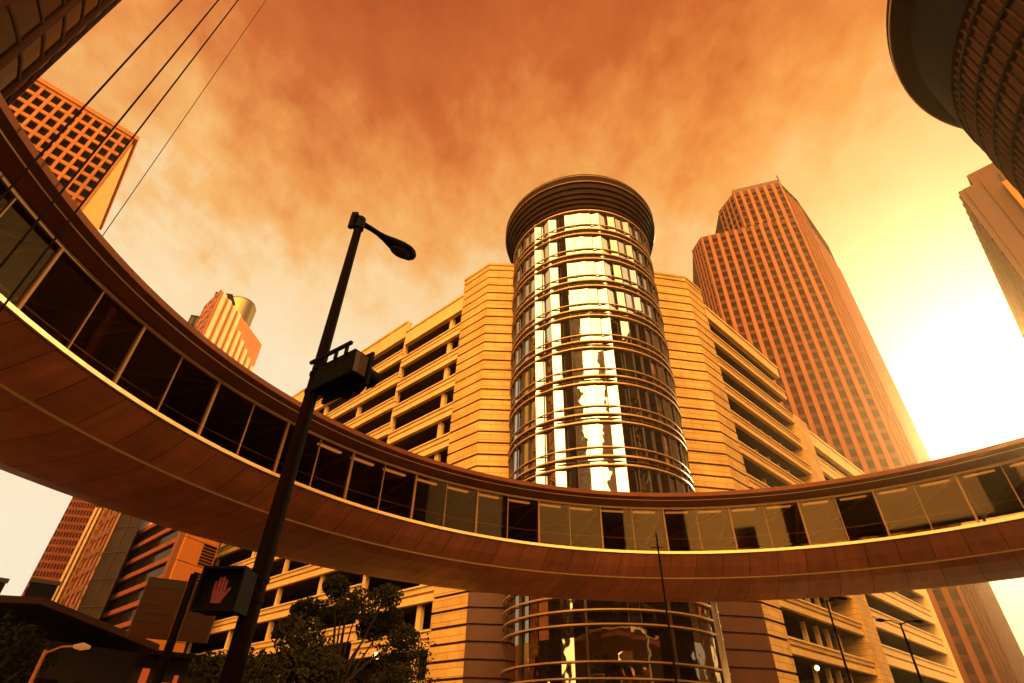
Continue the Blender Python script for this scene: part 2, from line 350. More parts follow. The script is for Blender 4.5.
RV([(19.93, 7.235), (20.02, 7.15), (20.08, 7.19), (19.99, 7.275)], closed=True).build('seam_trim', 'sill', br, True, True)
RV([(18.40, 7.91), (18.40, 8.03), (18.62, 8.08), (18.62, 7.91)], closed=True).build('sill', 'sill', br, False, True)
RV([(18.30, 7.88), (18.22, 7.84), (18.22, 7.78), (18.34, 7.78)], closed=True)
RV([(25.85, 7.9), (26.1, 7.9), (26.1, 8.08), (25.85, 8.08)], closed=True).build('outer_sill', 'sill', br, False, True)
RV([(18.62, 7.90), (25.86, 7.90), (25.86, 7.98), (18.62, 7.98)], closed=True).build('floor', 'intr', br, False, True)
RV([(17.85, 10.56), (17.85, 10.76), (18.1, 10.86), (25.9, 11.0), (26.4, 10.86), (26.4, 10.6), (25.9, 10.5), (25.9, 10.34), (18.62, 10.26), (18.45, 10.28)], closed=True).build('roof', 'roofm', br, False, True)
RV([(18.05, 10.47), (18.09, 10.44), (18.13, 10.47), (18.09, 10.50)], closed=True).build('soffit_trim', 'sill', br, False, True)
RV([(18.52, 10.14), (18.64, 10.14), (18.64, 10.25), (18.52, 10.25)], closed=True).build('window_head', 'mull', br, False, True)
RV([(25.78, 10.2), (25.9, 10.2), (25.9, 10.33), (25.78, 10.33)], closed=True).build('outer_window_head', 'mull', br, False, True)
RV([(19.6, 8.98), (19.64, 8.98), (19.64, 9.02), (19.6, 9.02)], closed=True).build('handrail', 'mull', br, False, True)
NW, PH = 36, 3.4
for i in range(NW):
    a0, a1 = PH+360*i/NW, PH+360*(i+1)/NW
    w = MB(); w.revolve([(18.58, 8.09+zz0), (18.58, 10.15+zz0)], RC, a0+.1, a1-.1, 5); w.build('window_pane', 'glass', br, True)
    w = MB(); w.revolve([(25.84, 8.07+zz0), (25.84, 10.22+zz0)], RC, a0+.1, a1-.1, 5); w.build('outer_window_pane', 'glass', br, True)
    d = adir(a0); p = rc + d*18.58; w = MB(); w.box((p.x, p.y, 9.12+zz0), (.075, .14, 2.06), -R(a0)); w.build('mullion', 'mull', br)
    p = rc + d*25.84; w = MB(); w.box((p.x, p.y, 9.14+zz0), (.12, .16, 2.14), -R(a0)); w.build('outer_mullion', 'mull', br)
for i in range(NW):
    d = adir(PH+360*(i+.5)/NW); p = rc + d*18.585; w = MB(); w.box((p.x, p.y, 9.12+zz0), (.035, .08, 2.06), -R(PH+360*(i+.5)/NW)); w.build('glazing_bar', 'mull', br)
tb = MB()
for i in range(NW):                                        # roof ribs under the ceiling with diagonal braces
    a0, a1 = PH+360*i/NW, PH+360*(i+1)/NW
    A, B = rc+adir(a0)*18.75+Vector((0, 0, 10.18+zz0)), rc+adir(a0)*25.7+Vector((0, 0, 10.22+zz0))
    tb.bar(A, B, .14, .16); tb.bar(B, rc+adir(a1)*18.75+Vector((0, 0, 10.18+zz0)), .09, .1)
tb.build('ceiling_rib', 'mull', br)
for i in range(72):  # orange emissive dashes along the ceiling
    a0 = PH+360*i/72
    if 75 < a0 < 305: continue
    w = MB(); w.revolve([(19.05, 10.16+zz0), (19.05, 10.22+zz0), (19.20, 10.22+zz0), (19.20, 10.16+zz0)], RC, a0+.7, a0+4.1, 3, True, True); w.build('ceiling_dash', 'strip', br, False, True)

# ------------------------------------------------------------------ glass drum tower
DC = (8.5, 49.3); DR = 8.45
dt = thing('drum_tower', 'round mirrored glass stair drum with stacked metal rails and a flaring dark cornice', 'tower', (*DC, 0))
NC, FH, Z0 = 54, 3.9, 12.9
yaw = [(1 if q % 2 else -1)*random.choice((random.uniform(.5, 4), random.uniform(7, 17))) for q in range(NC)]; pit = [random.uniform(-.8, .8) for _ in range(NC)]
for k in range(10):
    z0, z1 = Z0+k*FH, Z0+(k+1)*FH
    w = MB()
    for i in range(NC):
        a = 360*(i+.5)/NC; d = adir(a); t = Vector((d.y, -d.x, 0)); hw = math.pi*DR/NC*.985; c = Vector((*DC, 0))+d*(DR-.12)
        j = yaw[i] + random.uniform(-.6, .6); tt = t + d*math.tan(R(j)); pz = pit[i]+random.uniform(-.35, .35)
        sl_ = d*math.tan(R(pz))*FH/2
        w.add([c-tt*hw+Vector((0, 0, z0))-sl_, c+tt*hw+Vector((0, 0, z0))-sl_, c+tt*hw+Vector((0, 0, z1))+sl_, c-tt*hw+Vector((0, 0, z1))+sl_], [(3, 2, 1, 0)])
    w.build('glass_storey', 'drumglass', dt)
w = MB(); w.revolve([(DR-.75, 0), (DR-.75, 53)], DC, n=60); w.build('core', 'black', dt, True, True)
w = MB()
for i in range(NC):
    d = adir(360*i/NC); p = Vector((*DC, 0))+d*(DR-.04); w.box((p.x, p.y, 32.8), (.04, .16, 39), -R(360*i/NC))
w.build('glazing_bar', 'steel', dt)
def ringp(z, r0, h, m='ring', dep=.16, rad=DR):
    w = MB(); w.revolve([(rad+r0-dep, z), (rad+r0, z), (rad+r0, z+h), (rad+r0-dep, z+h)], DC, n=96, closed=True); w.build('rail', m, dt, False, True)
for k in range(0, 11):
    z = Z0 + k*FH
    ringp(z-.46, .14, .13, dep=.3); ringp(z+.30, .14, .13, dep=.3); ringp(z-.06, -.02, .08, 'steel', .2)
    if k < 10: ringp(z+1.15, .05, .08, 'ring', .14)
# cornice: stepped flare
z = 51.9
prof = [(DR-.3, z-.2)]
for i, (r, dz) in enumerate([(.15, .0), (.15, .5), (.36, .55), (.36, 1.1), (.58, 1.15), (.58, 1.75), (.8, 1.8), (.8, 2.5), (1.02, 2.55), (1.02, 3.3)]):
    prof.append((DR+r, z+dz))
w = MB(); w.revolve(prof + [(DR-.3, z+3.3)], DC, n=96, closed=True); w.build('cornice', 'cap', dt, False, True)
w = MB(); w.revolve([(DR+.75, z+3.34), (DR+1.12, z+3.34), (DR+1.2, z+4.2), (DR+1.12, z+4.9), (DR+.6, z+4.9), (DR+.6, z+3.34)], DC, n=96, closed=True); w.build('cornice_rim', 'cap', dt, False, True)
for zr in (3.45, 4.5):
    w = MB(); w.tube([Vector((*DC, z+zr)) + adir(a)*(DR+1.2) for a in range(0, 361, 4)], .07, 6); w.build('rim_moulding', 'ring', dt, True)
w = MB(); w.revolve([(0.01, z+4.6), (DR+.6, z+4.6)], DC, n=60); w.build('roof', 'roofm', dt, False, True)
# lobby storeys below the bridge
w = MB()
for i in range(NC):
    for (za, zb) in ((.2, 4.6), (4.6, 8.0), (8.0, 12.85)):
        a = 360*(i+.5)/NC; d = adir(a); t = Vector((d.y, -d.x, 0)); hw = math.pi*DR/NC*.985; c = Vector((*DC, 0))+d*(DR-.1)
        tt = t + d*math.tan(R(random.uniform(-4, 4)))
        w.add([c-tt*hw+Vector((0, 0, za)), c+tt*hw+Vector((0, 0, za)), c+tt*hw+Vector((0, 0, zb)), c-tt*hw+Vector((0, 0, zb))], [(3, 2, 1, 0)])
w.build('lobby_glass', 'lowglass', dt)
for zr in (11.5, 10.55, 9.6, 8.7, 6.5, 5.55, 3.0): ringp(zr, .22, .10, 'ring', .12)
w = MB()
for i in range(0, NC, 6):
    d = adir(360*i/NC); p = Vector((*DC, 0))+d*(DR+.02); w.box((p.x, p.y, 6.4), (.16, .2, 12.8), -R(360*i/NC))
w.build('lobby_post', 'steel', dt)

# ------------------------------------------------------------------ parking garage with two wings
gt = thing('parking_garage', 'tan brick parking garage with open decks in two wings beside the glass drum', 'parking garage', (8.5, 56, 0))
PL, PR = Vector((-3.06, 49.9, 0)), Vector((22.0, 51.1, 0))
dL, dR = adir(-46.6), adir(47.6); nL, nR = adir(-136.6), adir(137.6)
WL, WR = Wall(PL, dL, nL), Wall(PR, dR, nR)
def pylon(wall, corner_in, length, ztop, name):
    """solid corner: stacked brick courses with recessed joints, wrapping the corner to the drum"""
    core, bands, base = MB(), MB(), MB()
    back = wall.n*-9
    A = wall.pt(length, 0, 0); B = wall.pt(0, 0, 0); C = Vector((*corner_in, 0))
    nf = Vector(((B-C).y, -(B-C).x, 0)).normalized()
    if nf.y > 0: nf = -nf
    poly = [A, B, C, C+Vector((0, 8, 0)), A+back]
    core.prism([(p.x, p.y) for p in poly], 0, ztop-.3)
    z = 0.0; i = 0
    nb = (wall.n+nf).normalized(); k = .2
    kb = k/max(.3, nb.dot(wall.n))
    while z < ztop-.4:
        h = min(1.06, ztop-z)
        o1 = [A, B, C, C-nf*.5, B-nb*.6, A-wall.n*.5]
        P = [A+wall.n*k, B+nb*kb, C+nf*k, C-nf*.05, B-nb*.06, A-wall.n*.05]
        if z+h < 13:  # lower front courses: the bridge's shade is put into a dark stone colour
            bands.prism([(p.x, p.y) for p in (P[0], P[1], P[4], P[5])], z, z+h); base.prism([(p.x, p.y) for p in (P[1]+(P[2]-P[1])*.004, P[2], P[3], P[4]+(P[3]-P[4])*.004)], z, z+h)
        else: bands.prism([(p.x, p.y) for p in P], z, z+h)
        z += 1.26; i += 1
    P = [A+wall.n*(k+.1), B+nb*(kb+.1), C+nf*(k+.1), C+Vector((0, 8, 0)), A+back]
    bands.prism([(p.x, p.y) for p in P], ztop-.35, ztop)
    core.build('pylon_core', 'granite_dark', gt, False, True); bands.build(name, 'brick', gt, False, True); base.build('shade_toned_base', 'granite_dark', gt, False, True)
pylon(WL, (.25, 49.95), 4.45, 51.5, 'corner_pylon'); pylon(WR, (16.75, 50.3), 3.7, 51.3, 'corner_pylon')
fr = MB(); fr.box((8.5, 55.5, 25), (18, 1, 50)); fr.build('front_wall', 'brick', gt)
def wing(wall, s0, s1, top, first, step, gap, nfl, piers, pw=.8, dep=12.0, mm='precast'):
    """open parking decks: spandrels with a groove, piers set back, dark deck behind"""
    par = MB(); wall.box(par, s0, s1, -.6, .0, first, top-.32); wall.box(par, s0, s1, -.75, .14, top-.32, top); par.build('parapet', mm, gt)
    for k in range(nfl):
        zt = first - k*step                                # top of this opening
        zb = zt-gap; zn = zt-step
        if zn < 1: zn = 0
        sp = MB(); mid = (zb+zn)/2
        wall.box(sp, s0, s1, -.45, .0, mid+.12, zb-.16); wall.box(sp, s0, s1, -.5, .16, zb-.16, zb)
        wall.box(sp, s0, s1, -.45, -.3, mid-.12, mid+.12); wall.box(sp, s0, s1, -.45, .02, zn, mid-.12)
        sp.build('spandrel', mm, gt)
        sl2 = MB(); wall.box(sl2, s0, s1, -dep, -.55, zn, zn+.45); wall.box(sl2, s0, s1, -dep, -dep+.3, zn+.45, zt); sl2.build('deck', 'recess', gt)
        for s in piers:
            p = MB(); wall.box(p, s-pw/2, s+pw/2, -.95 if pw > .5 else -1.9, -.52 if pw > .5 else -1.5, zb-.9, zt+.35); p.build('pier', 'precast', gt)
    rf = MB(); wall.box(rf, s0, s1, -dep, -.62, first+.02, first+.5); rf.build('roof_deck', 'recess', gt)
STEP = 3.8
wing(WL, 4.45, 16.4, 49.1, 46.6, STEP, 2.3, 12, [7.2], .6)
wing(WL, 16.4, 74, 51.0, 48.2, STEP, 2.3, 12, [17.0, 26, 36, 47, 60, 73], .6)
wing(WR, 3.75, 24.4, 49.0, 47.1, STEP, 2.5, 12, [12.5, 15.6, 18.2, 21], .35)
wing(WR, 28.3, 58, 40.2, 37.9, 3.9, 1.9, 9, [], mm='pale_stone')  # sun glare on this section is put into the paler stone
p = MB(); WR.box(p, 24.4, 28.3, -12, .3, 0, 40.8); p.build('stair_pier', 'brick', gt)
p = MB(); WR.box(p, 57.8, 59.6, -12, .25, 0, 40.6); p.build('end_pier', 'pale_stone', gt)
p = MB(); WL.box(p, 74, 76, -12, .25, 0, 51.2); p.build('end_pier', 'precast', gt)
lg = MB(); lg.tube([atd(375, 653, 40), atd(375, 653, 40)+Vector((0, 0, .3))], .22, 8)
o = thing('deck_lamp', 'small lit globe lamp glowing in a dark opening of the left wing', 'lamp', atd(376, 656, 41.5))
b = MB(); c0 = Vector(o.location); b.tube([c0+Vector((0, 0, q)) for q in (-.22, -.14, 0, .14, .22)], [.05, .17, .22, .17, .05], 10); b.build('globe', 'lampglow', o, True)
b = MB(); b.tube([c0-Vector((0, 0, 4)), c0-Vector((0, 0, .2))], .05, 6); b.build('stem', 'black', o)

# ------------------------------------------------------------------ red granite tower
def granite_tower():
    S = 1.7; H = 170.0
    P = lambda x, y: Vector((x*S, y*S, 0))
    t = thing('stepped_granite_tower', 'tall red granite skyscraper with vertical ribs and a stepped top behind the right wing', 'skyscraper', P(58, 92))
    base = [P(39.0, 82.9), P(39.7, 79.1), P(57.2, 72.95), P(62.8, 77.3), P(76, 90.5), P(60, 107), P(44, 100)]
    upr = [P(46.6, 81.2), P(48.1, 76.15), P(57.2, 72.95), P(62.8, 77.3), P(76, 90.5), P(60, 107), P(50, 100)]
    hl = 1.6+88.7*S; hu = 1.6+100*S
    b = MB(); b.prism([(p.x, p.y) for p in base], 0, hl); b.build('lower_shaft', 'towerglass', t, False, True)
    b = MB(); b.prism([(p.x, p.y) for p in upr], hl+.01, hu); b.build('upper_shaft', 'towerglass', t, False, True)
    def ribs(a, c, z0, z1, n, w, dep, sp=True):
        d = c-a; Ln = d.length; d = d.normalized(); nn = Vector((d.y, -d.x, 0))
        if nn.dot(a+c) > 0: nn = -nn
        wl = Wall(a, d, nn)
        for i in range(n+1):
            m = MB(); s = Ln*i/n; wl.box(m, max(0.02, s-w/2), min(Ln-.02, s+w/2), -.3, dep, z0, z1); m.build('rib', 'granite', t)
        m = MB(); z = z0+1.2
        while z < z1-1.5:
            wl.box(m, .03, Ln-.03, -.2, dep*.25, z, z+1.3); z += 3.4
        wl.box(m, .03, Ln-.03, -.2, dep*.6, z1-2.2, z1-.02)
        m.build('spandrel_panel', 'floor_granite', t)
    ribs(base[0], base[1], 0, hl, 4, .5, .35)
    j = base[1] + (base[2]-base[1])*.46
    ribs(base[1], j, 0, hl, 5, 1.15, .5); ribs(j, base[2], 0, hl, 6, 1.15, .5)
    ribs(upr[1], upr[2], hl+.02, hu, 6, 1.15, .5); ribs(upr[0], upr[1], hl+.02, hu, 4, .5, .35)
    ribs(base[2], base[3], 0, hu-4, 4, 1.5, .3); ribs(base[3], base[4], 0, hu-14, 9, 1.9, .3)
    m = MB(); m.prism([(p.x*.999, p.y*.999) for p in (upr[1], upr[2], P(57, 80), P(50, 82))], hu+.01, hu+2); m.build('roof_plant', 'granite_dark', t, False, True)
    m = MB(); q = upr[2]*1.004; m.tube([q+Vector((0, 0, hu)), q+Vector((0, 0, hu+5))], .25, 6); m.build('mast', 'steel', t)
granite_tower()

# ------------------------------------------------------------------ generic banded / gridded towers
def facade(parent, a, c, z0, z1, nv, fh, vw, sh, dep, m, window=None, wmax=0, hgap=None, off=0):
    """bars of a facade between two plan points; windows individually where they show"""
    a, c = Vector((*a[:2], 0)), Vector((*c[:2], 0)); d = c-a; Ln = d.length; d = d.normalized(); nn = Vector((d.y, -d.x, 0))
    if nn.dot((a+c)/2 - Vector(parent.location)) < 0: nn = -nn
    wl = Wall(a, d, nn); g = MB()
    if nv:
        for i in range(nv+1):
            s = Ln*i/nv; wl.box(g, max(0, s-vw/2), min(Ln, s+vw/2), 0, dep, z0, z1)
    nf = int((z1-z0)/fh)
    if sh:
        for k in range(nf+1):
            zc = z1-k*fh; wl.box(g, .004, Ln-.004, 0, dep*.92, max(z0, zc-sh), zc-.003)
    g.build('facade_grid', m, parent)
    if window and nv:
        cnt = 0
        for k in range(nf):
            for i in range(nv):
                if cnt >= wmax: break
                w = MB(); s0 = Ln*i/nv+vw/2; s1 = Ln*(i+1)/nv-vw/2; zt = z1-k*fh-sh
                wl.box(w, s0+.002, s1-.002, .004, .03, zt-fh+sh+.004, zt-.004); w.build('window', window, parent); cnt += 1
    return wl
def block(name, label, cat, poly, h, m, base=0, loc=None, part='shaft'):
    cx_ = sum(p[0] for p in poly)/len(poly); cy_ = sum(p[1] for p in poly)/len(poly)
    t = thing(name, label, cat, loc or (cx_, cy_, 0)); b = MB(); b.prism([tuple(p[:2]) for p in poly], base, h); b.build(part, m, t, False, True); return t
# upper left gridded tower
C0 = Vector((-79.7, 66.6, 0)); fd = adir(45.5); sd = adir(-41.6); Hh = 101.6
pts = [C0, C0+sd*33, C0+sd*33-fd*60, C0-fd*60]
t = block('gridded_office_tower', 'orange stone tower with a grid of square dark windows above the footbridge', 'skyscraper', pts, Hh, 'orange_stone')
facade(t, C0-fd*22.5, C0, 0, Hh, 13, 2.8, .5, .85, .5, 'orange_stone', 'black', 99)
wl = Wall(C0, sd, fd); m = MB()
wl.box(m, .5, 32.5, 0, .3, 0, Hh-.6); m.build('side_wall', 'sunlit_stone', t)  # sunlight on this side is put into a lighter, golden stone colour
m = MB(); m.prism([tuple((q).xy) for q in (C0+fd*.7-sd*.7, C0+sd*33+fd*.7, C0+sd*33-fd*60, C0-fd*60-sd*.7)], Hh, Hh+1.1); m.build('parapet', 'orange_stone', t, False, True)
# far left striped tower with glass crown
A0 = Vector((-80, 112.5, 0)); A1 = Vector((-77.8, 137.7, 0)); A2 = Vector((-87.5, 119.5, 0)); Hs = 101.6
t = block('striped_tower', 'orange and cream vertically striped tower with a round glass crown, behind the street lamp', 'skyscraper', [A0, A1, A1+Vector((-9, 4, 0)), A2], Hs, 'orange_stone')
d = (A1-A0); wl = Wall(A0, d, Vector((d.y, -d.x, 0)))
for i in range(9):
    m = MB(); s = d.length*(i+.35)/9; wl.box(m, s, s+1.15, 0, .5, 0, Hs-.2-(1.1*i if i > 3 else 0)); m.build('stripe', 'pale_stone', t)
facade(t, A2, A0, 0, Hs, 3, 3.6, 1.1, 1.3, .3, 'granite')
m = MB(); m.revolve([(0.01, 111.6), (4.0, 111.6), (4.4, 110.8), (4.4, 70)], (-84.4, 130.3), n=40); m.build('crown', 'crown', t, False, True)
m = MB(); m.box((-83.5, 120.5, Hs+2), (4.5, 4.5, 4), .2); m.build('roof_plant', 'black', t)
q0 = atd(189, 320, 175); q1 = atd(206, 304, 175)
hA = (q1.z+q0.z)/2-2
t = block('slim_dark_slab', 'slim dark slab tower peeking out behind the left edge of the striped tower', 'skyscraper', [(q0.x, q0.y), (q1.x+4, q1.y), (q1.x+2, q1.y+18), (q0.x-4, q0.y+18)], hA, 'darkwall')
facade(t, (q0.x, q0.y), (q1.x+4, q1.y), 0, hA, 4, 4, .3, .5, .2, 'black')
# grid tower low at left, with a bright ribbed end
def azp(a, D): return adir(a)*D
B0 = azp(-36.6, 150); B1 = azp(-39.0, 153); sdv = adir(-2); Hb = 62
k = 2
while math.degrees(math.atan2((B0+sdv*k).x, (B0+sdv*k).y)) < -35.25: k += .2
B2 = B0 + sdv*k
t = block('pinstripe_tower', 'orange high-rise with tiny windows and a bright ribbed end under the footbridge', 'skyscraper', [B1, B0, B2, B1+sdv*k], Hb, 'tower_spandrel')
facade(t, B1, B0, 0, Hb, 12, 1.6, .22, .6, .2, 'pin')
d = B2-B0; wl = Wall(B0, d, Vector((d.y, -d.x, 0))); m = MB(); wl.box(m, 0, d.length, 0, .1, 0, Hb); m.build('end_wall', 'pale_stone', t)
for i in range(30):
    m = MB(); wl.box(m, .3, d.length-.1, .1, .32, 2*i, 2*i+.7); m.build('end_rib', 'orange_stone', t)
for s_, w_ in ((.78, .1), (.9, .05)):
    c_ = B1.lerp(B0, s_); dd = (B0-B1).normalized(); nn = Vector((dd.y, -dd.x, 0)); nn = nn if nn.dot(c_) < 0 else -nn
    m = MB(); Wall(c_, dd, nn).box(m, 0, .45, .25, .5, 0, 43); m.build('pilaster', 'pale_stone', t)
# dark slab
D0, D1 = azp(-35.25, 112), azp(-33.6, 108)
t = block('brown_slab_tower', 'dark brown windowless slab between the pinstripe high-rise and the banded office block', 'tower', [D0, D1, D1+adir(-30)*16, D0+adir(-30)*16], 46, 'darkwall')
facade(t, D0, D1, 0, 46, 2, 4, .12, .12, .12, 'granite_dark')
# banded office with an orange end
E0 = azp(-30.0, 90); u = adir(-46.6)
# far end so that it is seen at azimuth -35.2
k = 0
while math.degrees(math.atan2((E0+u*k).x, (E0+u*k).y)) > -35.2: k += .25
E1 = E0+u*k; v = adir(22); k2 = 0
while math.degrees(math.atan2((E0+v*k2).x, (E0+v*k2).y)) < -27.2: k2 += .1
E2 = E0+v*k2
t = block('banded_office_block', 'dark office block with long orange bands and a bright orange end wall', 'office block', [E0, E1, E1+v*k2, E2], 30, 'darkglass')
facade(t, E0, E1, 0, 30, 0, 2.5, 0, .7, .45, 'pin')
d = E1-E0; wl = Wall(E0, d, adir(-136.6)); m = MB(); wl.box(m, -.05, 1.0, 0, .62, 0, 30); m.build('corner_pier', 'granite', t)
d = E2-E0; wl = Wall(E0, d, Vector((d.y, -d.x, 0))); m = MB()
for i in range(9): wl.box(m, .02, d.length, .0, .35, i*3.1+.06, i*3.1+3.06)
m.build('end_wall', 'orange_stone', t)
for zq in (18.2, 22.0):
    for i in range(7):
        m = MB(); wl.box(m, d.length-2.6, d.length-.3, .36, .5, zq+i*.42, zq+i*.42+.2); m.build('louvre', 'black', t)
# dark curved tower, upper left
w_ = azp(-75, 62); rT = 62*math.sin(R(15.4))
t = thing('bronze_round_tower', 'dark bronze rounded glass tower rising out of the top left corner', 'skyscraper', w_)
m = MB(); m.revolve([(rT, 0), (rT, 120), (.01, 120)], w_, n=72); m.build('glass_wall', 'bronze', t, True, True)
m = MB()
for zq in range(4, 120, 4): m.revolve([(rT-.05, zq), (rT+.12, zq), (rT+.12, zq+.35), (rT-.05, zq+.35)], w_, n=72, closed=True)
m.build('floor_band', 'tower_spandrel', t, False, True)
m = MB()
for i in range(24):
    p = w_ + adir(i*15)*(rT+.05); m.box((p.x, p.y, 60), (.5, .5, 120), -R(i*15))
m.build('fin', 'tower_spandrel', t)
# glass tower with overhanging disc, upper right
hT = 60.0; TC = Vector((95.61, 22.37, 0))*(hT/100); rc_ = 37.66*hT/100; rd = 98.2*math.sin(R(20.6))*hT/100
t = thing('disc_roof_tower', 'dark round glass tower under a wide overhanging roof disc, at the upper right corner', 'skyscraper', TC)
zt = EYE+hT
m = MB(); m.revolve([(rd, 0), (rd, zt-1.0)], TC, n=90); m.build('glass_wall', 'bronze', t, True, True)
m = MB(); m.revolve([(rd-3, zt-.9), (rc_-.35, zt), (rc_, zt+.15), (rc_, zt+1.0), (rc_-.4, zt+1.3), (rd-3, zt+1.5)], TC, n=120, closed=True); m.build('roof_disc', 'black', t, False, True)
m = MB(); m.tube([TC+adir(a)*(rc_+.02)+Vector((0, 0, zt+.1)) for a in range(0, 361, 3)], .09, 6); m.build('disc_trim', 'sill', t, True)
m = MB(); m.revolve([(rd-.2, zt-9.5), (rd+.3, zt-9.5), (rd+.3, zt-.7), (rd-.2, zt-.7)], TC, n=90, closed=True); m.build('frieze', 'black', t, False, True)
m = MB()
for k in range(16):
    zq = zt-11-k*3.0; m.revolve([(rd-.1, zq), (rd+.22, zq), (rd+.22, zq+.3), (rd-.1, zq+.3)], TC, n=90, closed=True)
m.build('floor_band', 'black', t, False, True)
m = MB()
for i in range(150):
    a = i*360/150; p = TC+adir(a)*(rd+.08); m.box((p.x, p.y, (zt-9.6)/2), (.10, .16, zt-9.8), -R(a))
m.build('mullion', 'tower_spandrel', t)
# stone tower at the right edge
Q0 = Vector((96.6, 74.1, 0)); ux = adir(46.4); uy = adir(136.4)
t = thing('stone_office_tower', 'brown stone tower with small openings under its roof at the right edge', 'skyscraper', Q0+ux*25+uy*20)
b = MB(); b.prism([tuple(p.xy) for p in (Q0, Q0+ux*80, Q0+ux*80+uy*45, Q0+uy*45)], 0, 101.6); b.build('shaft', 'granite_dark', t, False, True)
b = MB(); q = Q0+ux*1.5+uy*3.0; b.prism([tuple(p.xy) for p in (q, q+ux*40, q+ux*40+uy*30, q+uy*30)], 101.61, 106); b.build('roof_block', 'stone', t, False, True)
wl = Wall(Q0, ux, -uy)
for k in range(26):
    for row, zq in enumerate((98.2,)):
        b = MB(); wl.box(b, 2+k*2.9, 3.5+k*2.9, -.02, .06, zq-1.3, zq+.6); b.build('window', 'darkglass', t)
b = MB()
for i in range(27): wl.box(b, 1.2+i*2.9, 1.6+i*2.9, 0, .25, 0, 101.4)
for k in range(24): wl.box(b, 0, 79, 0, .18, 95-k*4, 95.5-k*4)
b.build('facade_grid', 'stone', t)
wl = Wall(Q0, uy, -ux)
b = MB()
for i in range(14): wl.box(b, 1+i*3, 2.2+i*3, 0, .35, 0, 101.4)
b.build('pilaster', 'stone', t)
b = MB(); wl.box(b, 6.5, 7.6, .36, 1.1, 0, 98); b.build('lit_chamfer_rib', 'orange_stone', t)  # strip of orange stone standing in for a lit chamfer

# ------------------------------------------------------------------ unseen buildings added behind the viewer, for drum reflections and to cut low light
for i, (a, D, w_, h_, mm) in enumerate([(150, 90, 9, 150, 'darkwall'), (166, 95, 7, 130, 'granite'), (-168, 90, 4.5, 125, 'stone'), (-176, 130, 5, 60, 'granite'), (-153, 100, 15, 165, 'granite_dark'), (128, 90, 10, 150, 'stone'), (-126, 85, 10, 64, 'darkwall'), (-98, 80, 14, 60, 'granite'), (-178, 50, 34, 30, 'granite_dark'), (-138, 52, 36, 33, 'darkwall')]):
    c = azp(a, D); d = adir(a+90); n_ = adir(a)
    nm = ['dark office slab', 'red granite high-rise', 'slim brown stone tower', 'slim short granite tower', 'brown granite skyscraper', 'tall brown stone tower', 'narrow dark tower', 'narrow red granite tower', 'low brown granite block', 'low dark block'][i]
    t = block('added_tower', nm+' added unseen behind the viewer to shape light and reflections', 'tower', [c-d*w_/2, c+d*w_/2, c+d*w_/2+n_*w_, c-d*w_/2+n_*w_], h_, 'darkglass')
    facade(t, c-d*w_/2, c+d*w_/2, 0, h_, 8, 3.8, .7, 1.3, .4, mm)

# ------------------------------------------------------------------ low dark buildings, bottom left
p0, p1 = azp(-46, 30), azp(-30.1, 33); back = adir(-38)*12
t = thing('dark_pavilion', 'low dark flat-roofed pavilion in the bottom left corner with a lighter roof edge', 'building', p0.lerp(p1, .5)+back*.5)
b = MB(); b.prism([tuple(q.xy) for q in (p0, p1, p1+back, p0+back)], 0, 4.9); b.build('wall', 'darkwall', t, False, True)
dd = (p1-p0).normalized(); nn = adir(-38)
b = MB(); pk = p0.lerp(p1, .5); e = .7
A_, B_, C_ = p0-nn*e-dd*e+Vector((0, 0, 5.3)), pk-nn*e+Vector((0, 0, 6.0)), p1-nn*e+dd*e+Vector((0, 0, 5.0))
bk = back+nn*1.4
b.add([A_, B_, C_, A_+bk, B_+bk, C_+bk] + [q+Vector((0, 0, .25)) for q in (A_, B_, C_, A_+bk, B_+bk, C_+bk)],
      [(0, 1, 7, 6), (1, 2, 8, 7), (3, 9, 10, 4), (4, 10, 11, 5), (0, 6, 9, 3), (2, 5, 11, 8), (6, 7, 10, 9), (7, 8, 11, 10), (0, 3, 4, 1), (1, 4, 5, 2)])
b.build('roof', 'granite_dark', t, False, True)
wl = Wall(p0, dd, -nn)
for i in range(4):
    b = MB(); wl.box(b, .8+i*2.1, 2.3+i*2.1, .0, .06, 1.0, 3.6); b.build('window', 'darkglass', t)
for (xa, xb, ya, D, nm, lb) in ((33, 62, 578, 62, 'rooftop_billboard', 'black square billboard standing left of the pinstripe high-rise above the pavilion roof'), (-25, 11, 574, 58, 'rooftop_water_tank', 'dark boxy rooftop tank at the left edge beside open sky')):
    qa, qb = atd(xa, ya, D), atd(xb, ya, D)
    t = thing(nm, lb, 'billboard' if 'bill' in nm else 'tank', ((qa.x+qb.x)/2, (qa.y+qb.y)/2, 0))
    dv = Vector((qb.x-qa.x, qb.y-qa.y, 0)); Ln = dv.length; n_ = Vector((dv.y, -dv.x, 0)).normalized(); wl = Wall((qa.x, qa.y), dv, n_)
    b = MB(); wl.box(b, 0, Ln, -1.2 if 'bill' in nm else -4, 0, 6.4, qa.z); b.build('panel' if 'bill' in nm else 'tank_body', 'black', t, False, True)
    b = MB(); wl.box(b, -.1, Ln+.1, .0, .1, qa.z-.3, qa.z+.02); b.build('top_trim', 'darkwall', t)
    for s in (.15, .85):
        b = MB(); wl.box(b, Ln*s-.15, Ln*s+.15, -.8, -.5, 0, 6.4); b.build('post', 'pole', t)
